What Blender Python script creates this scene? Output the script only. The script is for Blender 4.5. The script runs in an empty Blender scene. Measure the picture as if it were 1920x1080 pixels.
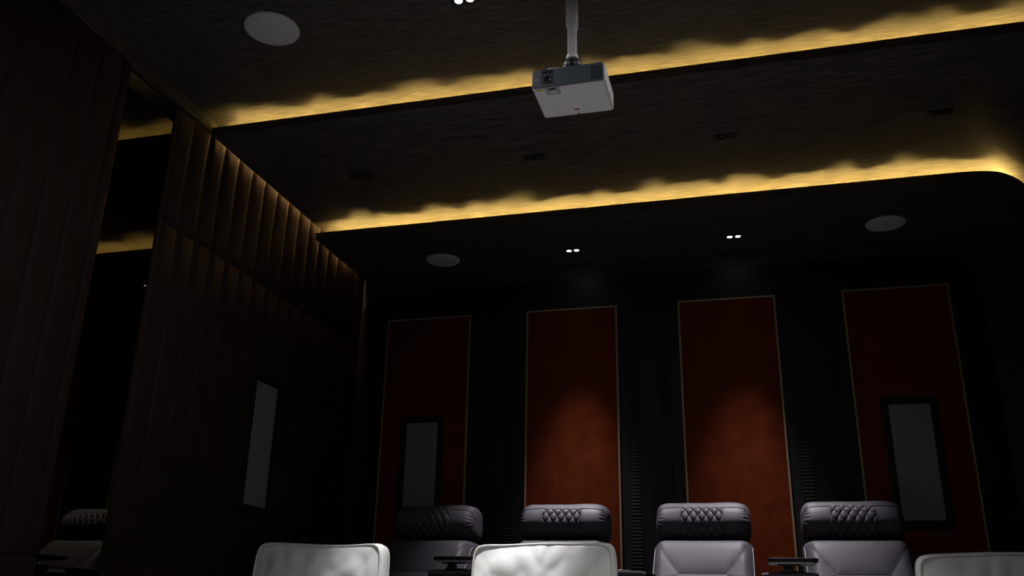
import bpy, bmesh, math, random
from mathutils import Vector, Matrix, noise

random.seed(7)
scene = bpy.context.scene
COL = scene.collection

# ------------------------------------------------------------------ scale
S = 2.7          # metres per layout unit (camera to padded left wall = 1 unit)
EYE = 0.85       # camera height above the floor, metres
def U(x, y, z):
    return Vector((x * S, y * S, z * S + EYE))

# ------------------------------------------------------------------ camera
yaw, pitch, roll, fpx = -0.26686969, 0.34581905, 0.01925723, 1655.0383
cy, sy, cp, sp, cr, sr = (math.cos(yaw), math.sin(yaw), math.cos(pitch), math.sin(pitch), math.cos(roll), math.sin(roll))
fwd = Vector((sy * cp, cy * cp, sp))
r0 = Vector((cy, -sy, 0))
u0 = r0.cross(fwd)
right = cr * r0 + sr * u0
up = -sr * r0 + cr * u0
cam_data = bpy.data.cameras.new('camera')
cam_data.sensor_width = 36.0
cam_data.lens = fpx / 1920 * 36.0
cam_data.clip_start = 0.02
cam = bpy.data.objects.new('camera', cam_data)
COL.objects.link(cam)
m = Matrix.Identity(4)
for i in range(3):
    m[i][0], m[i][1], m[i][2] = right[i], up[i], -fwd[i]
m.translation = U(0, 0, 0)
cam.matrix_world = m
scene.camera = cam

# ------------------------------------------------------------------ world, exposure
world = bpy.data.worlds.new('world')
scene.world = world
world.use_nodes = True
world.node_tree.nodes['Background'].inputs[0].default_value = (0, 0, 0, 1)
world.node_tree.nodes['Background'].inputs[1].default_value = 0.0
scene.view_settings.view_transform = 'Standard'
scene.view_settings.look = 'None'
scene.view_settings.gamma = 1
scene.view_settings.use_curve_mapping = False
scene.view_settings.exposure = 0.0
scene.cycles.max_bounces = 8
scene.cycles.diffuse_bounces = 5
scene.cycles.sample_clamp_indirect = 3.0
scene.cycles.caustics_reflective = False

# light levels
LED_COLOR = (1.0, 0.64, 0.175)
LED_UPPER, LED_LOWER, LED_GAP = 172.0, 250.0, 52.0
SPOT_REAR, SPOT_FRONT, SPOT_SCREEN = 147.0, 340.0, 340.0
SPILL_REAR, SPILL_FRONT, SPILL_SCREEN = .6, 3.0, 4.2      # wide stray light of the same lamps

# ------------------------------------------------------------------ materials
MATS = {}
def new_mat(name, color, rough=0.6, metal=0.0, spec=0.5, emit=None, strength=0.0):
    mt = bpy.data.materials.new(name)
    mt.use_nodes = True
    b = mt.node_tree.nodes['Principled BSDF']
    b.inputs['Base Color'].default_value = (*color, 1)
    b.inputs['Roughness'].default_value = rough
    b.inputs['Metallic'].default_value = metal
    b.inputs['Specular IOR Level'].default_value = spec
    if emit:
        b.inputs['Emission Color'].default_value = (*emit, 1)
        b.inputs['Emission Strength'].default_value = strength
    MATS[name] = mt
    return mt

def noise_color(mt, scale, c0, c1, lo=0.35, hi=0.65, bump=0.0, detail=6.0, dist=0.01, map_scale=(1, 1, 1)):
    nt = mt.node_tree
    b = nt.nodes['Principled BSDF']
    tc = nt.nodes.new('ShaderNodeTexCoord')
    mp = nt.nodes.new('ShaderNodeMapping')
    mp.inputs['Scale'].default_value = map_scale
    nz = nt.nodes.new('ShaderNodeTexNoise')
    nz.inputs['Scale'].default_value = scale
    nz.inputs['Detail'].default_value = detail
    rp = nt.nodes.new('ShaderNodeValToRGB')
    rp.color_ramp.elements[0].position, rp.color_ramp.elements[1].position = lo, hi
    rp.color_ramp.elements[0].color = (*c0, 1)
    rp.color_ramp.elements[1].color = (*c1, 1)
    nt.links.new(tc.outputs['Object'], mp.inputs['Vector'])
    nt.links.new(mp.outputs['Vector'], nz.inputs['Vector'])
    nt.links.new(nz.outputs['Fac'], rp.inputs['Fac'])
    nt.links.new(rp.outputs['Color'], b.inputs['Base Color'])
    if bump:
        bp = nt.nodes.new('ShaderNodeBump')
        bp.inputs['Strength'].default_value = bump
        bp.inputs['Distance'].default_value = dist
        nt.links.new(nz.outputs['Fac'], bp.inputs['Height'])
        nt.links.new(bp.outputs['Normal'], b.inputs['Normal'])
    return mt

noise_color(new_mat('veneer', (.08, .075, .065), 0.55, spec=0.25), 1.0, (.024, .022, .0185), (.094, .086, .072),
            lo=.36, hi=.66, bump=.25, dist=.002, detail=4, map_scale=(9, 150, 150))
noise_color(new_mat('veneer_cross', (.08, .075, .065), 0.55, spec=0.25), 1.0, (.024, .022, .0185), (.094, .086, .072),
            lo=.36, hi=.66, bump=.25, dist=.002, detail=4, map_scale=(150, 9, 60))
noise_color(new_mat('wall_leather', (.05, .029, .02), 0.6, spec=0.2), 5.0, (.025, .0155, .012), (.034, .021, .0165))
noise_color(new_mat('black_panel', (.012, .012, .014), 0.5, spec=0.3), 40.0, (.010, .010, .012), (.015, .015, .018))
noise_color(new_mat('orange_leather', (.14, .026, .008), 0.9, spec=0.03), 9.0, (.112, .020, .006), (.168, .032, .010), lo=.3, hi=.7, bump=.12, dist=.004)
noise_color(new_mat('gold', (.45, .34, .2), 0.45, metal=0.25), 60.0, (.36, .28, .17), (.44, .34, .21))
noise_color(new_mat('bounce_white', (.7, .69, .66), 0.8, spec=0.1), 60.0, (.66, .65, .62), (.74, .73, .70))
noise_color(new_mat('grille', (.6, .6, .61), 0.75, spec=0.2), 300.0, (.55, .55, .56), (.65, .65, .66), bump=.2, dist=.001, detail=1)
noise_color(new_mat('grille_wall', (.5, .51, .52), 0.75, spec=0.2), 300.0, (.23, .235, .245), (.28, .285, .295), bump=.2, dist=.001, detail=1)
noise_color(new_mat('black_metal', (.006, .006, .006), 0.5), 80.0, (.005, .005, .005), (.008, .008, .008))
noise_color(new_mat('smoked_glass', (.08, .075, .05), 0.02, metal=1.0), 2.0, (.075, .07, .045), (.09, .08, .055))
noise_color(new_mat('carpet', (.25, .24, .24), 0.95, spec=0.1), 120.0, (.22, .21, .21), (.29, .28, .28), bump=.5, dist=.01)
noise_color(new_mat('purple_leather', (.115, .105, .122), 0.55, spec=0.18), 90.0, (.064, .058, .070), (.078, .070, .085), bump=.08, dist=.002)
noise_color(new_mat('purple_thread', (.22, .2, .23), 0.5), 200.0, (.19, .17, .2), (.25, .23, .26))
noise_color(new_mat('seam_dark', (.03, .026, .03), 0.6), 200.0, (.025, .022, .025), (.035, .03, .035))
noise_color(new_mat('cream_leather', (.64, .645, .615), 0.38, spec=0.5), 7.0, (.60, .605, .575), (.68, .685, .655), bump=.06, dist=.01)
noise_color(new_mat('cream_piping', (.50, .505, .48), 0.45), 90.0, (.47, .475, .45), (.54, .545, .52))
noise_color(new_mat('white_plastic', (.84, .84, .85), 0.45, spec=0.4), 200.0, (.88, .88, .89), (.92, .92, .93))
noise_color(new_mat('blue_grey_plastic', (.06, .085, .11), 0.4), 200.0, (.055, .080, .105), (.065, .090, .115))
noise_color(new_mat('dark_plastic', (.012, .012, .013), 0.4), 200.0, (.010, .010, .011), (.015, .015, .016))
noise_color(new_mat('grey_plastic', (.4, .4, .41), 0.5), 200.0, (.37, .37, .38), (.43, .43, .44))
noise_color(new_mat('grey_metal', (.7, .69, .7), 0.5, metal=0.0), 120.0, (.67, .66, .67), (.73, .72, .73))
noise_color(new_mat('yellow_sticker', (.55, .38, .03), 0.5), 200.0, (.5, .35, .03), (.6, .41, .04))
noise_color(new_mat('lens_glass', (.02, .02, .025), 0.08, spec=0.8), 20.0, (.018, .018, .02), (.03, .03, .034))
new_mat('lamp_on', (.9, .9, .9), 0.4, emit=(1, .99, 1.0), strength=14.0)
noise_color(new_mat('lamp_off', (.03, .03, .03), 0.08, spec=0.9), 20.0, (.025, .025, .025), (.035, .035, .035))
new_mat('led_upper', (.9, .85, .6), 0.5, emit=LED_COLOR, strength=LED_UPPER)
new_mat('led_lower', (.9, .85, .6), 0.5, emit=LED_COLOR, strength=LED_LOWER)
new_mat('led_gap', (.9, .85, .6), 0.5, emit=(1.0, .54, .18), strength=LED_GAP)
new_mat('led_niche', (.9, .85, .6), 0.5, emit=(1.0, .74, .2), strength=14.0)
new_mat('standby_red', (.8, .1, .05), 0.4, emit=(1.0, .22, .12), strength=0.9)

# ------------------------------------------------------------------ helpers
def mesh_obj(name, bm, mat, parent=None, smooth=False, bevel=0.0, seg=2):
    bmesh.ops.recalc_face_normals(bm, faces=bm.faces[:])
    me = bpy.data.meshes.new(name)
    bm.to_mesh(me)
    bm.free()
    me.materials.append(MATS[mat])
    if smooth:
        for p in me.polygons:
            p.use_smooth = True
    o = bpy.data.objects.new(name, me)
    COL.objects.link(o)
    if parent is not None:
        o.parent = parent
    if bevel:
        bv = o.modifiers.new('bevel', 'BEVEL')
        bv.width = bevel
        bv.segments = seg
        bv.limit_method = 'ANGLE'
    return o

def tag(o, label, cat, group=None):
    o['label'] = label
    o['category'] = cat
    if group:
        o['group'] = group
    return o

def structure(o):
    o['kind'] = 'structure'
    return o

def thing(name, loc, label, cat, group=None):
    o = bpy.data.objects.new(name, None)
    o.empty_display_size = 0.05
    o.location = loc
    COL.objects.link(o)
    return tag(o, label, cat, group)

def copy_tree(o, parent=None):
    c = o.copy()
    COL.objects.link(c)
    if parent is not None:
        c.parent = parent
    for ch in o.children:
        copy_tree(ch, c)
    return c

def box(bm, lo, hi):
    x0, y0, z0 = lo
    x1, y1, z1 = hi
    v = [bm.verts.new(p) for p in ((x0, y0, z0), (x1, y0, z0), (x1, y1, z0), (x0, y1, z0),
                                   (x0, y0, z1), (x1, y0, z1), (x1, y1, z1), (x0, y1, z1))]
    for f in ((3, 2, 1, 0), (4, 5, 6, 7), (0, 1, 5, 4), (1, 2, 6, 5), (2, 3, 7, 6), (3, 0, 4, 7)):
        bm.faces.new([v[i] for i in f])
    return bm

def ubox(lo, hi):
    return box(bmesh.new(), U(*lo), U(*hi))

def grid(bm, nu, nv, fn, wrap_v=False):
    vs = [[bm.verts.new(fn(i / nu, j / nv)) for j in range(nv if wrap_v else nv + 1)] for i in range(nu + 1)]
    for i in range(nu):
        for j in range(nv):
            k = (j + 1) % nv if wrap_v else j + 1
            bm.faces.new((vs[i][j], vs[i + 1][j], vs[i + 1][k], vs[i][k]))
    return vs

def tube(bm, pts, r, n=8, closed=False):
    pts = [Vector(p) for p in pts]
    N = len(pts)
    rings = []
    prev = None
    for i, p in enumerate(pts):
        a = pts[(i - 1) % N] if (closed or i > 0) else p
        b = pts[(i + 1) % N] if (closed or i < N - 1) else p
        t = (b - a).normalized()
        ref = prev if prev is not None else (Vector((0, 0, 1)) if abs(t.z) < .9 else Vector((1, 0, 0)))
        s = (ref - t * ref.dot(t)).normalized()
        prev = s
        w = t.cross(s)
        rings.append([bm.verts.new(p + (s * math.cos(2 * math.pi * k / n) + w * math.sin(2 * math.pi * k / n)) * r) for k in range(n)])
    for i in range(N if closed else N - 1):
        A, B = rings[i], rings[(i + 1) % N]
        for k in range(n):
            bm.faces.new((A[k], A[(k + 1) % n], B[(k + 1) % n], B[k]))
    if not closed:
        bm.faces.new(rings[0][::-1])
        bm.faces.new(rings[-1])
    return bm

def lathe(bm, prof, c, n=40, axis='z'):
    c = Vector(c)
    def P(r, h, a):
        if axis == 'z':
            return c + Vector((r * math.cos(a), r * math.sin(a), h))
        return c + Vector((r * math.cos(a), h, r * math.sin(a)))
    rings = []
    for r, h in prof:
        if r < 1e-6:
            rings.append([bm.verts.new(P(0, h, 0))])
        else:
            rings.append([bm.verts.new(P(r, h, 2 * math.pi * k / n)) for k in range(n)])
    for A, B in zip(rings, rings[1:]):
        for k in range(n):
            q = (k + 1) % n
            if len(A) == 1 and len(B) == 1:
                continue
            if len(A) == 1:
                bm.faces.new((A[0], B[k], B[q]))
            elif len(B) == 1:
                bm.faces.new((A[k], A[q], B[0]))
            else:
                bm.faces.new((A[k], A[q], B[q], B[k]))
    return bm

def prism(bm, outline, z0, z1):
    a = [bm.verts.new((p[0], p[1], z0)) for p in outline]
    b = [bm.verts.new((p[0], p[1], z1)) for p in outline]
    n = len(a)
    bm.faces.new(a[::-1])
    bm.faces.new(b)
    for i in range(n):
        bm.faces.new((a[i], a[(i + 1) % n], b[(i + 1) % n], b[i]))
    return bm

def catmull(P, n, closed=True):
    N = len(P)
    out = []
    segs = N if closed else N - 1
    for i in range(segs):
        g = lambda k: Vector(P[k % N]) if closed else Vector(P[max(0, min(N - 1, k))])
        p0, p1, p2, p3 = g(i - 1), g(i), g(i + 1), g(i + 2)
        for j in range(n):
            t = j / n
            out.append(.5 * ((2 * p1) + (p2 - p0) * t + (2 * p0 - 5 * p1 + 4 * p2 - p3) * t * t + (3 * p1 - p0 - 3 * p2 + p3) * t ** 3))
    if not closed:
        out.append(Vector(P[-1]))
    return out

# ------------------------------------------------------------------ layout constants (units)
Z1, Z2, Z3 = .910, .874, .839          # three ceiling heights
LIP1, LIP2 = .891, .854                # tops of the two cove lips
Y1, Y2 = 1.345, 1.800                  # front edges of the stepped ceiling slabs
YR = 2.102                             # face of the black rear panelling
XR = .90                               # right wall
YF = -1.30                             # screen wall behind the camera
PAD_TOP = .885
FLOOR = -EYE / S
RISER = (0.30 - EYE) / S
GAP = .004

# ------------------------------------------------------------------ room shell
structure(mesh_obj('floor', ubox((-1.2, YF - .1, FLOOR - .05), (XR + .1, 2.3, FLOOR)), 'carpet'))
structure(mesh_obj('trim_1', ubox((-.99, 1.42, FLOOR), (XR, 2.108, RISER)), 'carpet', bevel=.01))
structure(mesh_obj('ceiling', ubox((-1.2, YF - .1, Z1), (XR + .1, 2.3, Z1 + .05)), 'veneer'))
structure(mesh_obj('wall_right', ubox((XR, YF - .1, FLOOR), (XR + .06, 2.3, Z1)), 'wall_leather'))
structure(mesh_obj('wall_front', ubox((-1.2, YF - .06, FLOOR), (XR, YF, Z1)), 'wall_leather'))
structure(mesh_obj('wall_rear', ubox((-1.2, 2.108, FLOOR), (XR, 2.17, Z1)), 'veneer'))
structure(mesh_obj('trim_2', ubox((-1.012, YF, PAD_TOP), (-1.0005, Y1 + .02, Z1)), 'veneer_cross'))

# padded left wall: vertical convex channels with grooves and two horizontal seams
P_MOD = .0537
def channel_wall(y0, y1, z0, z1, bm):
    k0 = math.floor((y0 - 1.354) / P_MOD)
    ys = [y0]
    y = 1.354 + (k0 + 1) * P_MOD
    while y < y1 - .004:
        if y > y0 + .004:
            ys.append(y)
        y += P_MOD
    ys.append(y1)
    for a, b in zip(ys, ys[1:]):
        n = 12
        zs = [z0, z0 + .0015, z0 + .004, z0 + .010] + [z0 + (z1 - z0) * t for t in (.2, .4, .6, .8)] + [z1 - .010, z1 - .004, z1 - .0015, z1]
        cols = []
        for i in range(n + 1):
            t = i / n
            bulge = (1 - abs(2 * t - 1) ** 6)
            col = []
            for z in zs:
                e = min(z - z0, z1 - z)
                ez = min(1, e / .012) if e < .012 else 1
                d = .0036 * bulge * (1 - (1 - ez) ** 2.5)
                col.append(bm.verts.new(U(-1.0036 + d, a + (b - a) * t, z)))
            cols.append(col)
        for i in range(n):
            for j in range(len(zs) - 1):
                bm.faces.new((cols[i][j], cols[i][j + 1], cols[i + 1][j + 1], cols[i + 1][j]))
bm = bmesh.new()
for (a, b) in ((-1.30, 1.106), (1.238, 2.102)):
    for z0, z1 in (((FLOOR, .053), (.053, PAD_TOP)) if a < 0 else ((FLOOR, .053), (.053, .653), (.653, PAD_TOP))):
        channel_wall(a, b, z0, z1, bm)
wall_left = structure(mesh_obj('wall_left', bm, 'wall_leather', smooth=True))
bm = bmesh.new()
box(bm, U(-1.2, YF, FLOOR), U(-1.0040, 1.106, Z1))
box(bm, U(-1.2, 1.238, FLOOR), U(-1.0040, 2.106, Z1))
box(bm, U(-1.2, 1.106, FLOOR), U(-1.09, 1.238, Z1))
box(bm, U(-1.0899, 1.1061, PAD_TOP), U(-1.0125, 1.2379, Z1))
mesh_obj('wall_backing', bm, 'black_panel', wall_left)

# smoked mirror strip set between the padded channels, lit from behind its top edge
t = thing('wall_mirror', U(-1.003, 1.172, FLOOR), 'tall smoked mirror strip set into the padded left wall', 'mirror')
o = mesh_obj('mirror_glass', box(bmesh.new(), (-.012 * S, -.0655 * S, .02), (0, .0655 * S, (.842 - FLOOR) * S)), 'smoked_glass', t)
bm = bmesh.new()
for s in (-1, 1):
    box(bm, (-.010 * S, s * .0657 * S - .0005, .02), (.0025, s * .0659 * S + .0008, (.842 - FLOOR) * S))
mesh_obj('edge_trim', bm, 'black_metal', t)
mesh_obj('shade_ledge', box(bmesh.new(), (-.030 * S, -.0655 * S, (.8395 - FLOOR) * S), (-.0122 * S, .0655 * S, (.842 - FLOOR) * S)), 'black_metal', t)  # unseen ledge added to keep the back light off the soffit's front
bm = box(bmesh.new(), (-.040 * S, -.062 * S, (.815 - FLOOR) * S), (-.036 * S, .018 * S, (.817 - FLOOR) * S))
mesh_obj('back_light', bm, 'led_niche', t)

# stepped ceiling slabs with upstanding lips (each hides an LED strip)
FREE = [(.40, 1.800), (.45, 1.8005), (.494, 1.8045), (.530, 1.8165), (.565, 1.846), (.596, 1.888), (.622, 1.940), (.640, 2.0), (.647, 2.06), (.648, 2.106)]
FREE_PATH = [(p.x, p.y) for p in catmull([(q[0], q[1], 0) for q in FREE], 6, closed=False)]
def inset_path(x0, y0, x1, y1, rad, d):
    """front edge from the left wall to the rear right corner, moved inwards by d"""
    if not rad:
        return [(x0 + d, y0 + d), (x1 - d, y0 + d)]
    pts = [(x0, y0)] + FREE_PATH
    out = []
    for i, p in enumerate(pts):
        a, b = pts[max(0, i - 1)], pts[min(len(pts) - 1, i + 1)]
        tx, ty = b[0] - a[0], b[1] - a[1]
        n = math.hypot(tx, ty)
        out.append((p[0] - ty / n * d, p[1] + tx / n * d))
    out[0] = (x0 + d, y0 + d)
    return out
def slab_outline(x0, y0, x1, y1, rad, d=0.0):
    pts = inset_path(x0, y0, x1, y1, rad, d)
    if not rad:
        pts.append((x1 - d, y1))
    return pts + [(x0 + d, y1)]
def slab(name, x0, y0, x1, y1, rad, zb, zt, plate=.0022, lip=.004):
    W = lambda pts, z: [U(p[0], p[1], z) for p in pts]
    outer = slab_outline(x0, y0, x1, y1, rad)
    inner = slab_outline(x0, y0, x1, y1, rad, lip)
    bm = bmesh.new()
    ob, ot = [bm.verts.new(p) for p in W(outer, zb)], [bm.verts.new(p) for p in W(outer, zt)]
    it, ib = [bm.verts.new(p) for p in W(inner, zt)], [bm.verts.new(p) for p in W(inner, zb + plate)]
    n = len(ob)
    bm.faces.new(ob[::-1])
    bm.faces.new(ib)
    for A, B in ((ob, ot), (ot, it), (it, ib)):
        for i in range(n):
            j = (i + 1) % n
            bm.faces.new((A[i], A[j], B[j], B[i]))
    root = structure(mesh_obj(name, bm, 'veneer'))
    # unseen boards added behind the lip to shape and spread the cove glow
    def band(name, d, za, zfun, mat, th, y_end=2.10):
        path = []
        src = inset_path(x0, y0, x1, y_end, rad, d)
        for a, b in zip(src[:-1], src[1:]):
            nseg = max(1, int(math.hypot(b[0] - a[0], b[1] - a[1]) / .008))
            path += [(a[0] + (b[0] - a[0]) * i / nseg, a[1] + (b[1] - a[1]) * i / nseg) for i in range(nseg)]
        path.append(src[-1])
        bm = bmesh.new()
        rows = []
        L = 0
        for i, p in enumerate(path):
            a, b = path[max(0, i - 1)], path[min(len(path) - 1, i + 1)]
            tx, ty = b[0] - a[0], b[1] - a[1]
            n = math.hypot(tx, ty) or 1
            nx, ny = -ty / n * th, tx / n * th
            if i:
                L += math.hypot(p[0] - path[i - 1][0], p[1] - path[i - 1][1])
            z = zfun(L, p)
            rows.append([bm.verts.new(U(*q)) for q in ((p[0], p[1], za), (p[0], p[1], z), (p[0] + nx, p[1] + ny, z), (p[0] + nx, p[1] + ny, za))])
        for A, B in zip(rows, rows[1:]):
            for k in range(4):
                bm.faces.new((A[k], A[(k + 1) % 4], B[(k + 1) % 4], B[k]))
        bm.faces.new(rows[0]); bm.faces.new(rows[-1])
        return mesh_obj(name, bm, mat, root)
    seed = 3 if rad else 8
    band('glow_baffle', .0125, zb + plate, lambda L, p: zt + .0052 - BAF * (.45 if p[0] > .42 and rad else 1) * (.5 + .5 * max(-1, min(1, 1.15 * wavy(L * 2.3, seed)))), 'bounce_white', .0012)  # added board; uneven top edge gives the glow its bumpy outline
    band('glow_bounce_board', .105, zb + plate, lambda L, p: zt + .017, 'bounce_white', .004)  # added white board bounces light for the soft outer glow
    return root
def wavy(t, seed):
    r = random.Random(seed)
    v = 0
    for k, (f, a) in enumerate(((3.1, .5), (7.7, .7), (13.3, .8), (23.0, .55))):
        v += a * math.sin(t * f * 2 + r.uniform(0, 6.3))
    return v / 1.8
BAF = .0078
slab('ceiling', -1 + GAP, Y1, XR - GAP, 2.106, 0, Z2, LIP1)
slab('ceiling', -1 + GAP, Y2, .61, 2.106, .145, Z3, LIP2)

def led_ribbon(name, path, z0, amp, mat, label, seed, w=.0035):
    bm = bmesh.new()
    L = 0
    rows = []
    for i, p in enumerate(path):
        if i:
            L += (Vector(p) - Vector(path[i - 1])).length
        a, b = path[max(0, i - 1)], path[min(len(path) - 1, i + 1)]
        tx, ty = b[0] - a[0], b[1] - a[1]
        n = math.hypot(tx, ty)
        nx, ny = -ty / n, tx / n
        wv = wavy(L * 4.2, seed)
        z = z0 + amp * wv * .4
        tilt = -.25 + .2 * wavy(L * 5.3 + 9, seed + 5)
        off = .003 * wavy(L * 3.1 + 4, seed + 9)
        c = Vector((p[0] + nx * off, p[1] + ny * off, z))
        dv = Vector((nx * math.cos(tilt), ny * math.cos(tilt), math.sin(tilt))) * w / 2
        rows.append([bm.verts.new(U(*(c + q))) for q in (-dv, dv)] + [bm.verts.new(U(*(c + q + Vector((0, 0, -.0009))))) for q in (dv, -dv)])
    for A, B in zip(rows, rows[1:]):
        for k in range(4):
            bm.faces.new((A[k], A[(k + 1) % 4], B[(k + 1) % 4], B[k]))
    bm.faces.new(rows[0]); bm.faces.new(rows[-1])
    o = mesh_obj(name, bm, mat)
    return tag(o, label, 'led strip', 'led strips in the ceiling coves')
def lin(a, b, n):
    return [(a[0] + (b[0] - a[0]) * i / n, a[1] + (b[1] - a[1]) * i / n) for i in range(n + 1)]
led_ribbon('led_strip', lin((-.968, Y1 + .038), (XR - .03, Y1 + .038), 180), Z2 + .0065, .0019, 'led_upper',
           'warm glowing light strip behind the lip of the upper ceiling step', 3)
arc = [p for p in inset_path(-1 + GAP, Y2, 0, 2.106, 1, .038) if p[0] > .39 and p[1] < 2.095]
led_ribbon('led_strip', lin((-.966, Y2 + .038), (.38, Y2 + .038), 150) + arc, Z3 + .0065, .0019, 'led_lower',
           'warm glowing light strip behind the lip of the lower ceiling step with the rounded end', 11)
# narrow strips above the shadow gap where each slab meets the padded wall
for nm, ya, yb, z, lb in (('upper', Y1 + .06, 2.05, LIP1 + .014, 'warm light strip above the gap between the upper ceiling step and the padded wall'),
                      ('lower', Y2 + .06, 2.05, LIP2 + .014, 'warm light strip above the gap between the lower ceiling step and the padded wall')):
    bm = box(bmesh.new(), U(-.9998, ya, z), U(-.9998 + GAP * .9, yb, z + .001))
    tag(mesh_obj('led_strip', bm, 'led_gap'), lb, 'led strip', 'led strips in the ceiling coves')

# ------------------------------------------------------------------ black rear panelling with rib columns
bm = bmesh.new()
x0, x1, zt, rad = -.9995, .534, .794, .075
out = [(x0, RISER), (x1, RISER)]
for k in range(17):
    a = math.pi / 2 * k / 16
    out.append((x1 - rad + rad * math.cos(a), zt - rad + rad * math.sin(a)))
for k in range(17):
    a = math.pi / 2 + math.pi / 2 * k / 16
    out.append((x0 + rad + rad * math.cos(a), zt - rad + rad * math.sin(a)))
fr = [bm.verts.new(U(p[0], YR, p[1])) for p in out]
bk = [bm.verts.new(U(p[0], 2.108, p[1])) for p in out]
bm.faces.new(fr); bm.faces.new(bk[::-1])
for i in range(len(out)):
    j = (i + 1) % len(out)
    bm.faces.new((fr[i], bk[i], bk[j], fr[j]))
trim_rear = structure(mesh_obj('trim_3', bm, 'black_panel'))
for xc in (-.265, -.1895, .1205, .1965, -.648, -.574):
    bm = bmesh.new()
    zlo, zhi, pitch_ = -.16, .56, .0078
    n = int((zhi - zlo) / pitch_)
    cols = []
    prof = []
    for k in range(n):
        z = zlo + k * pitch_
        prof += [(z, 0), (z + .0010, .0012), (z + .0055, .0018), (z + .0070, .0012), (z + .0074, 0)]
    for xx in (xc - .013, xc - .0115, xc + .0115, xc + .013):
        e = 0 if abs(xx - xc) > .0125 else 1
        cols.append([bm.verts.new(U(xx, YR - .0003 - d * e, z)) for z, d in prof])
    for A, B in zip(cols, cols[1:]):
        for k in range(len(prof) - 1):
            bm.faces.new((A[k], B[k], B[k + 1], A[k + 1]))
    mesh_obj('rib_column', bm, 'black_panel', trim_rear)
for xc in (-.2265, -.2475, -.172, .1585, .138, .214, -.611, -.5565, -.6305):
    mesh_obj('groove_strip', ubox((xc - .0012, YR - .0009, -.16), (xc + .0012, YR + .001, .66)), 'black_metal', trim_rear)  # dark strip; the groove's shade is put into its colour

# four leather panels in thin metal frames
PANELS = [(-.915, -.686, 'dark leather wall panel behind the leftmost recliner, holding a speaker'),
          (-.531, -.302, 'lit orange leather wall panel with a creased surface, left of centre'),
          (-.147, .080, 'lit smooth orange leather wall panel, right of centre'),
          (.236, .4645, 'dark leather wall panel at the right end, holding a speaker')]
PZ0, PZ1 = -.17, .717
for k, (xa, xb, lb) in enumerate(PANELS):
    t = thing('leather_panel', U((xa + xb) / 2, YR, PZ0), lb, 'wall panel', 'framed leather panels on the rear wall')
    w = (xb - xa) / 2
    h = PZ1 - PZ0
    bm = bmesh.new()
    def fn(u, v):
        x = (-w + .002) + 2 * (w - .002) * u
        z = .002 + (h - .004) * v
        e = min(x + w, w - x, z, h - z)
        d = .0022 * (1 - math.exp(-e / .006)) + .0005
        Xw, Zw = x + (xa + xb) / 2, z + PZ0
        d += .0005 * noise.noise(Vector((Xw * 14, Zw * 14, k * 3.1)))
        if k == 1:                       # slack folds rising from the headrest
            for (bx, bz0, bz1, lean, amp) in ((-.458, .10, .308, .055, .0050), (-.449, .10, .29, .035, .0030)):
                if bz0 < Zw < bz1:
                    px = bx + lean * (Zw - .20) * .9
                    f = min(1, (bz1 - Zw) / .09)
                    dd = (Xw - px) / .0028
                    d += amp * f * (math.exp(-dd * dd) - .8 * math.exp(-(dd - 1.6) ** 2))
        return Vector((x * S, -d * S, z * S))
    grid(bm, 150, 160, fn)
    mesh_obj('leather', bm, 'orange_leather', t, smooth=True)
    bm = bmesh.new()
    fw, fd = .0042, .0045
    box(bm, (-w * S - fw * S * .5, -fd * S, 0), (-w * S + fw * S * .5, 0, h * S))
    box(bm, (w * S - fw * S * .5, -fd * S, 0), (w * S + fw * S * .5, 0, h * S))
    box(bm, ((-w + fw * .5) * S, -fd * S, (h - fw) * S), ((w - fw * .5) * S, 0, h * S))
    mesh_obj('metal_frame', bm, 'gold', t)

# in-wall speakers
def wall_speaker(loc, rz, w, h, label):
    t = thing('wall_speaker', loc, label, 'speaker', 'white in-wall speakers')
    t.rotation_euler.z = rz
    bm = bmesh.new()
    fw, d = .016 * S, .004 * S
    W, H = w * S, h * S
    for lo, hi in (((-W / 2 - fw, -d, -fw), (-W / 2, 0, H + fw)), ((W / 2, -d, -fw), (W / 2 + fw, 0, H + fw)),
                   ((-W / 2, -d, -fw), (W / 2, 0, 0)), ((-W / 2, -d, H), (W / 2, 0, H + fw))):
        box(bm, lo, hi)
    mesh_obj('frame', bm, 'black_panel', t, bevel=.003)
    bm = box(bmesh.new(), (-W / 2, -d * .8, 0), (W / 2, -.0005, H))
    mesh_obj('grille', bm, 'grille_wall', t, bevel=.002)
    return t
wall_speaker(U(-.8025, YR - .0036, .186), 0, .083, .249, 'tall white wall speaker just above the leftmost dark recliner')
wall_speaker(U(.3475, YR - .0036, .187), 0, .086, .252, 'tall white wall speaker beside the rightmost dark recliner')
wall_speaker(U(-1.0005, 1.664, .1845), math.pi / 2, .086, .2555, 'tall white wall speaker on the padded left wall')

# ceiling speakers
def ceiling_speaker(x, y, z, r, label):
    t = thing('ceiling_speaker', U(x, y, z), label, 'speaker', 'round ceiling speakers')
    R = r * S
    mesh_obj('grille', lathe(bmesh.new(), [(0, -.0075), (R * .5, -.0075), (R * .93, -.0068), (R * .955, -.004), (R * .955, 0)], (0, 0, 0), 64), 'grille', t, smooth=True)
    mesh_obj('rim', lathe(bmesh.new(), [(R * .955, 0), (R * .955, -.006), (R * .97, -.0075), (R * .99, -.006), (R, 0)], (0, 0, 0), 64), 'grille', t, smooth=True)
ceiling_speaker(-.730, 1.103, Z1, .046, 'round white ceiling speaker on the highest ceiling level')
ceiling_speaker(-.7335, 2.002, Z3, .0435, 'round white speaker on the lowest ceiling level, above the leftmost recliner')
ceiling_speaker(.335, 2.002, Z3, .0435, 'round white speaker on the lowest ceiling level, near its rounded end')

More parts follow.
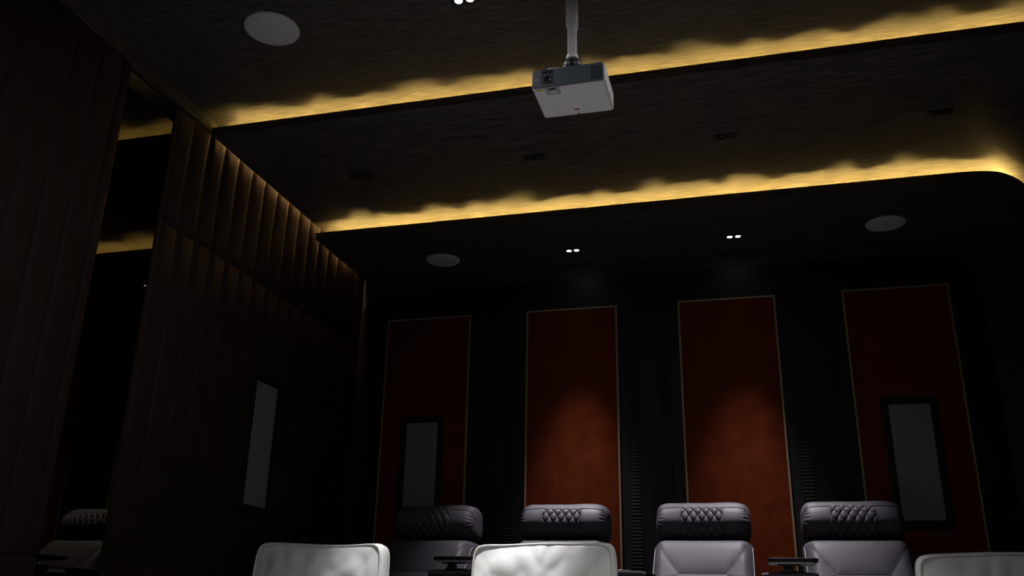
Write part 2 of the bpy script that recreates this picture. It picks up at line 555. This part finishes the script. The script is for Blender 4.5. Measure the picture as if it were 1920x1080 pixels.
# twin downlights
def twin_light(x, y, z, lit, label, group, power=0, off=.0095, half=26, spill=SPILL_REAR, spill_half=42, tilt=0):
    t = thing('twin_downlight', U(x, y, z), label, 'downlight', group)
    w, d = .0235 * S, .0115 * S
    bm = bmesh.new()
    h = .004
    hole = .0078 * S
    # plate with raised rim
    box(bm, (-w, -d, -h), (w, d, 0))
    mesh_obj('plate', bm, 'black_metal', t, bevel=.0015)
    for s in (-1, 1):
        c = (s * off * S, 0, 0)
        ring = mesh_obj('ring', lathe(bmesh.new(), [(hole, -h), (hole, -h - .004), (hole * .86, -h - .004), (hole * .80, -h - .0004)], c, 28), 'black_metal', t, smooth=True)
        if lit:
            mesh_obj('lamp', lathe(bmesh.new(), [(hole * .8, -h - .0004), (hole * .76, -h - .003), (hole * .4, -h - .0042), (0, -h - .0046)], c, 24), 'lamp_on', t, smooth=True)
            for nm, pw, hf in (('spot', power, half), ('spill', spill, spill_half)):
                ld = bpy.data.lights.new(nm, 'SPOT')
                ld.energy = pw
                ld.color = (1, .97, 1)
                ld.spot_size = math.radians(hf * 2)
                ld.spot_blend = 1.0
                ld.shadow_soft_size = .018
                lo = bpy.data.objects.new(nm, ld)
                lo.location = (s * off * S, 0, -h - .022)
                lo.rotation_euler.x = -math.radians(tilt)
                COL.objects.link(lo)
                lo.parent = t
        else:
            mesh_obj('lamp', lathe(bmesh.new(), [(hole * .8, -h - .0004), (hole * .5, -h - .0012), (hole * .42, -h - .0028), (hole * .2, -h - .0040), (0, -h - .0042)], c, 24), 'lamp_off', t, smooth=True)
    return t
G3, G2, G1 = 'lit twin downlights on the lowest ceiling level', 'unlit twin downlights on the middle ceiling level', 'lit twin downlights on the highest ceiling level'
twin_light(-.393, 2.006, Z3, True, 'lit twin downlight above the creased orange panel', G3, SPOT_REAR, tilt=9)
twin_light(-.0025, 2.002, Z3, True, 'lit twin downlight above the smooth orange panel', G3, SPOT_REAR, tilt=9)
for x, lb in ((-.780, 'unlit black twin downlight nearest the padded left wall'), (-.391, 'second unlit black twin downlight from the padded left wall'),
              (-.003, 'third unlit black twin downlight from the padded left wall, right of the projector'), (.383, 'unlit black twin downlight farthest from the padded left wall')):
    twin_light(x, 1.579, Z2, False, lb, G2)
twin_light(-.3905, 1.106, Z1, True, 'lit twin downlight cut by the top edge of the photo, left of the projector pole', G1, SPOT_FRONT, half=14.5, spill=SPILL_FRONT, spill_half=85)
twin_light(-.003, 1.106, Z1, True, 'lit twin downlight on the highest ceiling level right of the projector pole', G1, SPOT_FRONT, half=14.5, spill=SPILL_FRONT, spill_half=85)
for x, lb in ((-.3905, 'lit twin downlight nearer the screen, left of the pole, outside the photo'), (-.003, 'lit twin downlight nearer the screen, right of the pole, outside the photo')):
    twin_light(x, .85, Z1, True, lb, G1, SPOT_SCREEN, half=20, spill=SPILL_SCREEN, spill_half=88)

# ------------------------------------------------------------------ projector and its mount
PX, PYF, PZB = -.2075, 1.03, .6765
PW, PD, PH = .103, .080, .0305
t = thing('projector', U(PX, PYF, PZB), 'white projector with a blue-grey front hanging from the ceiling pole', 'projector')
def rbox(lo, hi, r, nseg=6, axis=1):
    """box with rounded corners in the plane perpendicular to axis 1 (XZ) or 2 (XY)"""
    bm = bmesh.new()
    a0, a1 = (0, 2) if axis == 1 else (0, 1)
    pts = []
    for cx, cz, st in ((hi[a0] - r, hi[a1] - r, 0), (lo[a0] + r, hi[a1] - r, 1), (lo[a0] + r, lo[a1] + r, 2), (hi[a0] - r, lo[a1] + r, 3)):
        for k in range(nseg + 1):
            a = math.pi / 2 * (st + k / nseg)
            pts.append((cx + r * math.cos(a), cz + r * math.sin(a)))
    def mk(p, e):
        return (p[0], e, p[1]) if axis == 1 else (p[0], p[1], e)
    A = [bm.verts.new(mk(p, lo[axis])) for p in pts]
    B = [bm.verts.new(mk(p, hi[axis])) for p in pts]
    bm.faces.new(A); bm.faces.new(B[::-1])
    for i in range(len(pts)):
        j = (i + 1) % len(pts)
        bm.faces.new((A[i], A[j], B[j], B[i]))
    return bm
w2, d2, h2 = PW * S / 2, PD * S, PH * S
mesh_obj('body', rbox((-w2, .004, 0), (w2, d2, h2), .012), 'white_plastic', t, smooth=False, bevel=.005, seg=3)
mesh_obj('front_panel', rbox((-w2 + .003, -.002, .003), (w2 - .003, .006, h2 - .003), .010), 'blue_grey_plastic', t, bevel=.002)
# lens window with the lens barrel inside
lw = mesh_obj('lens_window', rbox((-w2 + .036, -.0032, .014), (-w2 + .086, -.0010, h2 - .006), .006), 'dark_plastic', t, bevel=.0006)
mesh_obj('lens', lathe(bmesh.new(), [(0, -.0062), (.007, -.0056), (.0105, -.0050), (.0125, -.0062), (.0140, -.0062), (.0145, -.0032)], (-w2 + .062, 0, .034), 32, 'y'), 'lens_glass', lw, smooth=True)
mesh_obj('lens_hood', box(bmesh.new(), (-w2 + .042, -.0040, h2 - .020), (-w2 + .080, -.0030, h2 - .012)), 'lens_glass', lw)
# vent holes
bm = bmesh.new()
for i in range(8):
    for j in range(6):
        x = w2 - .012 - i * .0055
        z = .014 + j * .0098
        box(bm, (x - .0017, -.0030, z - .0026), (x + .0017, -.0018, z + .0026))
mesh_obj('vent_grille', bm, 'dark_plastic', t)
mesh_obj('nameplate', box(bmesh.new(), (-w2 + .010, -.0026, .036), (-w2 + .027, -.0018, .0385)), 'grey_plastic', t)
# underside details (the projector hangs upside down; its control panel faces the floor)
mesh_obj('warning_sticker', box(bmesh.new(), (-w2 + .016, .0075, -.0006), (-w2 + .042, .0180, .0004)), 'yellow_sticker', t)
lr = mesh_obj('lens_recess', box(bmesh.new(), (-w2 + .048, .006, -.0007), (-w2 + .104, .052, .0004)), 'grey_plastic', t)
bm = bmesh.new()
cxx, cyy = -w2 + .077, .0075
n = 20
vs = [bm.verts.new((cxx + .0145 * math.cos(math.pi * k / n), cyy + .0120 * math.sin(math.pi * k / n), -.0016)) for k in range(n + 1)]
vb = [bm.verts.new((v.co.x, v.co.y, 0)) for v in vs]
bm.faces.new(vs); bm.faces.new(vb[::-1])
for i in range(n + 1):
    j = (i + 1) % (n + 1)
    bm.faces.new((vs[i], vs[j], vb[j], vb[i]))
mesh_obj('focus_ring', bm, 'dark_plastic', lr)
mesh_obj('lens_icon_plate', box(bmesh.new(), (cxx - .012, .027, -.0012), (cxx + .012, .047, -.0004)), 'white_plastic', lr)
bm = bmesh.new()
tube(bm, [(cxx + .010 * math.cos(math.pi * k / 14), .043 - .012 * math.sin(math.pi * k / 14), -.0015) for k in range(15)], .0010, 6)
tube(bm, [(cxx - .010, .043, -.0015), (cxx + .010, .043, -.0015)], .0009, 6)
mesh_obj('lens_icon', bm, 'dark_plastic', lr)
mesh_obj('power_light', lathe(bmesh.new(), [(.0028, 0), (.0024, -.0010), (0, -.0015)], (.000, d2 - .062, 0), 16), 'standby_red', t, smooth=True)
mesh_obj('port_slot', box(bmesh.new(), (-.008, d2 - .046, -.0008), (.010, d2 - .038, .0004)), 'seam_dark', t)
for i, (x, y, w, d) in enumerate(((.012, .060, .004, .0012), (.030, .066, .006, .0012), (.036, .060, .002, .003), (.041, .055, .007, .0012), (.052, .060, .007, .0012),
                                 (.064, .060, .005, .0012), (.036, .049, .004, .002), (.030, .046, .005, .001), (.042, .046, .005, .001), (.052, .046, .006, .001), (.098, .066, .003, .001))):
    mesh_obj('control_key', box(bmesh.new(), (x - w / 2, d2 - y - d / 2, -.0004), (x + w / 2, d2 - y + d / 2, .0003)), 'grey_plastic', t)
mesh_obj('side_knob', box(bmesh.new(), (w2 - .001, .11, .018), (w2 + .0025, .135, .030)), 'white_plastic', t, bevel=.001)
mesh_obj('foot', lathe(bmesh.new(), [(.008, 0), (.008, .008), (0, .008)], (-.052, .030, h2 - .0005), 20), 'grey_plastic', t)
mesh_obj('foot', lathe(bmesh.new(), [(.004, -.001), (.005, -.004), (0, -.005)], (.004, d2 - .008, 0), 20), 'dark_plastic', t)

PPY = 1.098
t = thing('projector_mount', U(-.2135, PPY, Z1), 'grey square ceiling pole that carries the projector', 'projector mount')
pb = PZB + PH - Z1
bm = box(bmesh.new(), (-.0068 * S, -.0068 * S, (pb + .060) * S), (.0056 * S, .0056 * S, 0))
mesh_obj('pole', bm, 'grey_metal', t, bevel=.003)
bm = box(bmesh.new(), (-.0085 * S, -.0085 * S, -.092 * S), (.0073 * S, .0073 * S, -.02))
mesh_obj('sleeve', bm, 'grey_metal', t, bevel=.003)
mesh_obj('ceiling_plate', box(bmesh.new(), (-.06, -.06, -.008), (.06, .06, 0)), 'grey_metal', t, bevel=.003)
mesh_obj('collar', lathe(bmesh.new(), [(0, (pb + .062) * S), (.024, (pb + .062) * S), (.025, (pb + .056) * S), (.020, (pb + .054) * S), (0, (pb + .054) * S)], (-.0016, -.0016, 0), 28), 'grey_metal', t)
mesh_obj('ball_joint', lathe(bmesh.new(), [(0, (pb + .0555) * S), (.020, (pb + .0545) * S), (.034, (pb + .0495) * S), (.040, (pb + .043) * S), (.036, (pb + .036) * S), (.024, (pb + .030) * S), (.022, pb * S + .002), (0, pb * S + .002)], (0, -.004, 0), 28), 'dark_plastic', t, smooth=True)
for (x, y) in ((-.115, -.040), (-.035, -.045), (.06, -.03), (-.03, .04)):
    bm = tube(bmesh.new(), [(x * .25, y * .25, (pb + .040) * S), (x * .8, y * .8, (pb + .036) * S), (x, y, (pb + .028) * S), (x, y, pb * S + .0035)], .007, 8)
    mesh_obj('bracket_arm', bm, 'grey_metal', t, smooth=True)

# ------------------------------------------------------------------ dark recliners (rear row)
HW = .0972                     # half width
SEC = [(.078, .200), (.055, .2120), (.018, .2125), (-.003, .2010), (-.0160, .1885), (-.0245, .168), (-.017, .147), (.003, .1345), (.030, .128), (.070, .131), (.085, .165)]
sec = catmull([(a, b, 0) for a, b in SEC], 16)
NS = len(sec)
def sec_at(s):
    f = (s % 1.0) * NS
    i = int(f) % NS
    return sec[i].lerp(sec[(i + 1) % NS], f - int(f))
def head_pt(xn, s, off=0.0):
    """xn in [-1,1] across, s around the section; returns chair-local metres"""
    p = sec_at(s)
    c = Vector((.035, .170, 0))
    k = max(0.0, 1 - abs(xn) ** 9) ** (1 / 3.6)
    q = c + (p - c) * k
    tan = sec_at(s + .004) - sec_at(s - .004)
    nrm = Vector((tan.y, -tan.x, 0)).normalized()
    if nrm.dot(p - c) < 0:
        nrm = -nrm
    pleat = 0
    if .82 < abs(xn) < .985 and p.x < .02:
        pleat = .0009 * math.sin(s * 2 * math.pi * 26) * math.sin(math.pi * (abs(xn) - .82) / .165)
    sag = .0012 * noise.noise(Vector((xn * 2.3, s * 5, 1.7)))
    q = q + nrm * (off + pleat + sag)
    return Vector((xn * HW * S, q.x * S, q.y * S))
# find section parameter of the front seam and of the quilt limits
def s_for(idx):
    return idx * 16 / NS
S_SEAM = s_for(3)
def make_recliner(label):
    o0 = U(0, 1.93, 0)
    t = thing('recliner', (0, o0.y, (RISER * S + EYE)), label, 'recliner', 'dark leather recliners in the rear row')
    H0 = -RISER * S                 # chair-local z of the eye level plane
    up_ = Vector((0, 0, H0))
    bm = bmesh.new()
    nx = 90
    xs = [math.sin((i / nx - .5) * math.pi) for i in range(nx + 1)]
    vs = [[bm.verts.new(head_pt(x * .9995, j / 132) + up_) for j in range(132)] for x in xs]
    for i in range(nx):
        for j in range(132):
            k = (j + 1) % 132
            bm.faces.new((vs[i][j], vs[i + 1][j], vs[i + 1][k], vs[i][k]))
    bm.faces.new(vs[0]); bm.faces.new(vs[-1][::-1])
    head = mesh_obj('headrest', bm, 'purple_leather', t, smooth=True)
    # quilted inset
    bm = bmesh.new()
    xa, xb, sa, sb = -.435, .435, S_SEAM + .010, s_for(6.4)
    def qf(u, v):
        a = u * 5 + v * 2.6
        b = u * 5 - v * 2.6
        h = (abs(math.sin(math.pi * a)) * abs(math.sin(math.pi * b))) ** .33
        edge = min(1, u / .015, (1 - u) / .015, v / .03, (1 - v) / .03)
        return head_pt(xa + (xb - xa) * u, sa + (sb - sa) * v, .0004 + .0040 * h * edge) + up_
    grid(bm, 200, 100, qf)
    mesh_obj('quilted_inset', bm, 'purple_leather', head, smooth=True)
    bm = bmesh.new()
    pts = []
    for i in range(81):
        xn = -.985 + 1.97 * i / 80
        e = max(0, (abs(xn) - .86) / .125)
        pts.append(head_pt(xn, S_SEAM + .11 * e ** 2.2, .0002) + up_)
    tube(bm, pts, .0028, 6)
    mesh_obj('seam', bm, 'seam_dark', head, smooth=True)
    for xn in (-.475, -.45, .45, .475):
        bm = tube(bmesh.new(), [head_pt(xn, S_SEAM + (s_for(6.6) - S_SEAM) * i / 20, .0001) + up_ for i in range(21)], .0011, 5)
        mesh_obj('stitch_line', bm, 'seam_dark', head, smooth=True)
    # backrest: sloping pad with sewn trapezoid
    segs = [((-.092, .127), (-.0455, .066)), ((.092, .127), (.0455, .066)), ((-.0455, .066), (.0455, .066)),
            ((-.0455, .066), (-.095, -.02)), ((.0455, .066), (.095, -.02)), ((-.085, -.004), (.085, -.004))]
    def sd(x, z):
        best = 9
        for (a, b) in segs:
            ax, az, bx, bz = a[0], a[1], b[0], b[1]
            tt = max(0, min(1, ((x - ax) * (bx - ax) + (z - az) * (bz - az)) / ((bx - ax) ** 2 + (bz - az) ** 2)))
            best = min(best, math.hypot(x - ax - tt * (bx - ax), z - az - tt * (bz - az)))
        return best
    prof = catmull([(.030, .134, 0), (-.010, .1345, 0), (-.038, .1305, 0), (-.054, .121, 0), (-.074, .100, 0), (-.098, .070, 0), (-.122, .040, 0), (-.148, .0, 0), (-.162, -.03, 0)], 14, closed=False)
    def back_pt(u, v, off=0.0):
        f = v * (len(prof) - 1)
        i = min(int(f), len(prof) - 2)
        p = prof[i].lerp(prof[i + 1], f - i)
        xn = 2 * u - 1
        x = xn * .0975
        e = max(0.0, abs(xn) - .72) / .28
        d = sd(x, p.y)
        puff = .0035 * (1 - math.exp(-(d / .010) ** 1.2)) if p.x < -.03 else 0
        y = p.x + .026 * e ** 3 - puff + .0035 - off
        z = p.y - .010 * e ** 3 * max(0.0, min(1.0, (p.y - .06) / .05))
        return Vector((x * S, y * S, z * S))
    bm = bmesh.new()
    rows = grid(bm, 130, 140, lambda u, v: back_pt(u, v) + up_)
    # close the back of the pad
    bb = [[bm.verts.new(Vector((p.co.x, .075 * S, p.co.z))) for p in col] for col in (rows[0], rows[-1])]
    for col, bcol in zip((rows[0], rows[-1]), bb):
        for j in range(len(col) - 1):
            bm.faces.new((col[j], col[j + 1], bcol[j + 1], bcol[j]))
    for j in range(len(bb[0]) - 1):
        bm.faces.new((bb[0][j], bb[0][j + 1], bb[1][j + 1], bb[1][j]))
    back = mesh_obj('backrest', bm, 'purple_leather', t, smooth=True)
    def on_back(x, z, off):
        u = (x / .0975 + 1) / 2
        lo, hi = .12, 1.0
        for _ in range(30):
            mid = (lo + hi) / 2
            if back_pt(u, mid).z > z * S:
                lo = mid
            else:
                hi = mid
        return back_pt(u, lo, off) + up_
    for (a, b) in segs[:3]:
        for sft in (-.0017, .0017):
            L = math.hypot(b[0] - a[0], b[1] - a[1])
            nx_, nz_ = -(b[1] - a[1]) / L, (b[0] - a[0]) / L
            bm = tube(bmesh.new(), [on_back(a[0] + (b[0] - a[0]) * i / 24 + nx_ * sft, min(.1250, a[1] + (b[1] - a[1]) * i / 24 + nz_ * sft), .0002) for i in range(25)], .0010, 5)
            mesh_obj('stitch_line', bm, 'seam_dark', back, smooth=True)
    for s in (0, 1):
        bm = tube(bmesh.new(), [back_pt(s, .28 + .72 * i / 40, .0006) + up_ for i in range(41)], .0026, 6)
        mesh_obj('piping', bm, 'purple_thread', back, smooth=True)
    # seat, base and footrest (below the photo's edge)
    H = H0
    mesh_obj('seat', box(bmesh.new(), (-.081 * S, -.33 * S, .30), (.081 * S, -.14 * S, H - .03 * S)), 'purple_leather', t, bevel=.035, seg=4)
    mesh_obj('footrest', box(bmesh.new(), (-.080 * S, -.36 * S, .06), (.080 * S, -.332 * S, .42)), 'purple_leather', t, bevel=.02, seg=3)
    mesh_obj('base', box(bmesh.new(), (-.081 * S, -.32 * S, 0), (.081 * S, .06 * S, .29)), 'dark_plastic', t, bevel=.01)
    mesh_obj('side_tag', box(bmesh.new(), (-.0992 * S, -.024 * S, H + .099 * S), (-.0978 * S, -.020 * S, H + .107 * S)), 'cream_piping', t)
    return t
rec_labels = ['dark leather recliner nearest the padded left wall, mostly in shadow, below a wall speaker',
              'dark leather recliner with quilted headrest in front of the creased orange panel',
              'brightest dark leather recliner with quilted headrest, right of centre',
              'dark leather recliner at the right end of the row, beside the tray']
base = make_recliner(rec_labels[0])
for k, xc in enumerate((-.699, -.403, -.107, .187)):
    o = base if k == 0 else copy_tree(base)
    o.location.x = xc * S
    o['label'] = rec_labels[k]

# consoles between the recliners
def make_console(xc, label, tray):
    t = thing('console_armrest', U(xc, 1.60, RISER), label, 'armrest console', 'armrest consoles between the recliners')
    H = (.0605 - RISER) * S
    hw = .0455 * S
    mesh_obj('console_body', box(bmesh.new(), (-hw * .93, .004, 0), (hw * .93, .155 * S, H - .030)), 'dark_plastic', t, bevel=.008)
    bm = bmesh.new()
    pr = catmull([(.0, -.030, 0), (-.010, -.020, 0), (-.008, -.006, 0), (.008, .0, 0), (.05, .003, 0), (.2, .004, 0), (.41, .002, 0), (.42, -.03, 0)], 6, closed=False)
    grid(bm, 24, len(pr) - 1, lambda u, v: Vector(((2 * u - 1) * hw, pr[int(round(v * (len(pr) - 1)))].x, H + pr[int(round(v * (len(pr) - 1)))].y - .006 * abs(2 * u - 1) ** 6)))
    mesh_obj('arm_pad', bm, 'purple_leather', t, smooth=True)
    mesh_obj('cup_holder', lathe(bmesh.new(), [(.048, .004), (.045, .008), (.038, .008), (.036, -.02), (0, -.02)], (0, .09, H), 32), 'dark_plastic', t, smooth=True)
    if tray:
        zt = (.0830 - .0605) * S
        post = mesh_obj('tray_post', box(bmesh.new(), (-.026, -.006, H - .02), (.016, .030, H + .040)), 'dark_plastic', t, bevel=.004)
        mesh_obj('post_collar', box(bmesh.new(), (-.034, -.009, H - .022), (.018, .034, H + .010)), 'dark_plastic', t, bevel=.004)
        top = mesh_obj('tray', rbox((-.094, -.04, H + zt - .017), (.126, .19, H + zt), .03, axis=2), 'dark_plastic', post, bevel=.003)
        mesh_obj('tray_underside', rbox((-.088, -.025, H + zt - .0245), (.118, .17, H + zt - .0165), .03, axis=2), 'white_plastic', post, bevel=.006)
        mesh_obj('tray_bracket', box(bmesh.new(), (-.05, -.02, H + zt - .031), (.048, .07, H + zt - .024)), 'dark_plastic', post)
    return t
make_console(-.540, 'dark armrest console with a swivel tray beside the leftmost recliner', True)
make_console(-.2345, 'dark armrest console without a tray, half hidden by the bright cream cushion', False)
make_console(.0485, 'dark armrest console with a black swivel tray left of the rightmost recliner', True)

# ------------------------------------------------------------------ cream armchairs (front row)
def make_armchair(xc, hw, top_fn, label, seed, lean=.10, thick=.088, skew=0.0):
    """xc, hw: centre and half width of the back cushion in units; top_fn(u): top edge height in units"""
    Y0 = 1.15
    t = thing('armchair', U(xc, Y0, FLOOR), label, 'armchair', 'cream leather armchairs in the front row')
    H = -FLOOR * S
    W = hw * S
    zb = .40
    n = 64
    def outline(u, v):
        # rounded rectangle: squeeze corners
        a, b = 2 * u - 1, 2 * v - 1
        p = 15.0
        r = (abs(a) ** p + abs(b) ** p) ** (1 / p)
        mx = max(abs(a), abs(b), 1e-6)
        k = mx / r if r > 0 else 1
        return a * k, b * k
    def pt(u, v, face):
        a, b = outline(u, v)
        zt = H + top_fn(a) * S
        x = a * W * (1 + .012 * math.sin(b * 3 + seed))
        vv = (b + 1) / 2
        z = zb + (zt - zb) * vv
        e = max(abs(2 * u - 1), abs(2 * v - 1))
        crown = (1 - abs(2 * u - 1) ** 3.0) * (1 - abs(2 * v - 1) ** 4)
        wr = .0
        q = Vector((a * 1.6 + seed * 3.7, b * 2.6, seed))
        wr += .014 * noise.noise(q) * crown ** .5
        q2 = Vector((a * 3.6 + b * 1.8 + seed * 1.9, b * 3.2 - a * 1.6, seed * 2.1))
        wr += .008 * (1 - abs(noise.noise(q2)) * 2.2) * crown ** .6
        wr += .0012 * noise.noise(Vector((a * 9 + b * 3, b * 8, seed + 4))) * crown ** .5
        y = -.040 * crown + wr if face == 0 else thick + .035 * crown
        return Vector((x + skew * y, y + lean * (z - zb), z))
    bm = bmesh.new()
    F = grid(bm, n, n, lambda u, v: pt(u, v, 0))
    B = grid(bm, n, n, lambda u, v: pt(u, v, 1))
    ring_f = [F[i][0] for i in range(n)] + [F[n][j] for j in range(n)] + [F[n - i][n] for i in range(n)] + [F[0][n - j] for j in range(n)]
    ring_b = [B[i][0] for i in range(n)] + [B[n][j] for j in range(n)] + [B[n - i][n] for i in range(n)] + [B[0][n - j] for j in range(n)]
    N = len(ring_f)
    c = Vector((0, 0, (zb + H) / 2))
    mids = []
    for tt, bul in ((.25, .010), (.5, .016), (.75, .011)):
        row = []
        for i in range(N):
            p = ring_f[i].co.lerp(ring_b[i].co, tt)
            d = Vector((p.x - c.x, 0, p.z - c.z)).normalized()
            row.append(bm.verts.new(p + Vector((d.x * bul, 0, d.z * bul * .5))))
        mids.append(row)
    seq = [ring_f] + mids + [ring_b]
    for A, Bq in zip(seq, seq[1:]):
        for i in range(N):
            j = (i + 1) % N
            bm.faces.new((A[i], A[j], Bq[j], Bq[i]))
    fpts = [v.co.copy() for v in ring_f]
    bpts = [v.co.copy() for v in ring_b]
    cush = mesh_obj('back_cushion', bm, 'cream_leather', t, smooth=True)
    bm = bmesh.new()
    tube(bm, fpts, .0042, 7, closed=True)
    mesh_obj('piping', bm, 'cream_piping', cush, smooth=True)
    bm = bmesh.new()
    tube(bm, bpts, .0042, 7, closed=True)
    mesh_obj('piping', bm, 'cream_piping', cush, smooth=True)
    # frame, seat and arms (below the photo's edge)
    aw = .145
    zarm = H + .012 * S
    mesh_obj('seat_cushion', box(bmesh.new(), (-W, -.52, .26), (W, -.045, .44)), 'cream_leather', t, bevel=.04, seg=4)
    mesh_obj('base', box(bmesh.new(), (-W - aw + .01, -.50, .03), (W + aw - .01, .26, .25)), 'cream_leather', t, bevel=.015)
    mesh_obj('back_frame', box(bmesh.new(), (-W, thick + .085, .2), (W, thick + .165, H - .01)), 'cream_leather', t, bevel=.03, seg=3)
    for s in (-1, 1):
        lo, hi = sorted((s * (W + .012), s * (W + aw)))
        mesh_obj('arm', box(bmesh.new(), (lo, -.54, .03), (hi, .27, zarm - .10)), 'cream_leather', t, bevel=.03, seg=3)
    return t
make_armchair(-.5950, .0950, lambda a: .0745 + .0040 * abs(a + .05) ** 2.0 * (1.15 if a < 0 else .9) - .001 * math.sin(a * 3),
              'dim cream leather armchair at the left end of the front row', 1.0)
make_armchair(-.2735, .0940, lambda a: .0765 + .0062 * max(0, a - .25) ** 1.5 + .0012 * math.sin(a * 4 + 1),
              'brightest cream leather armchair, below the projector', 2.0)
make_armchair(.2815, .1000, lambda a: .0655 + .0015 * math.cos(a * 2.4) - .003 * max(0, a - .3),
              'dim cream leather armchair cut by the right edge of the photo', 3.4)
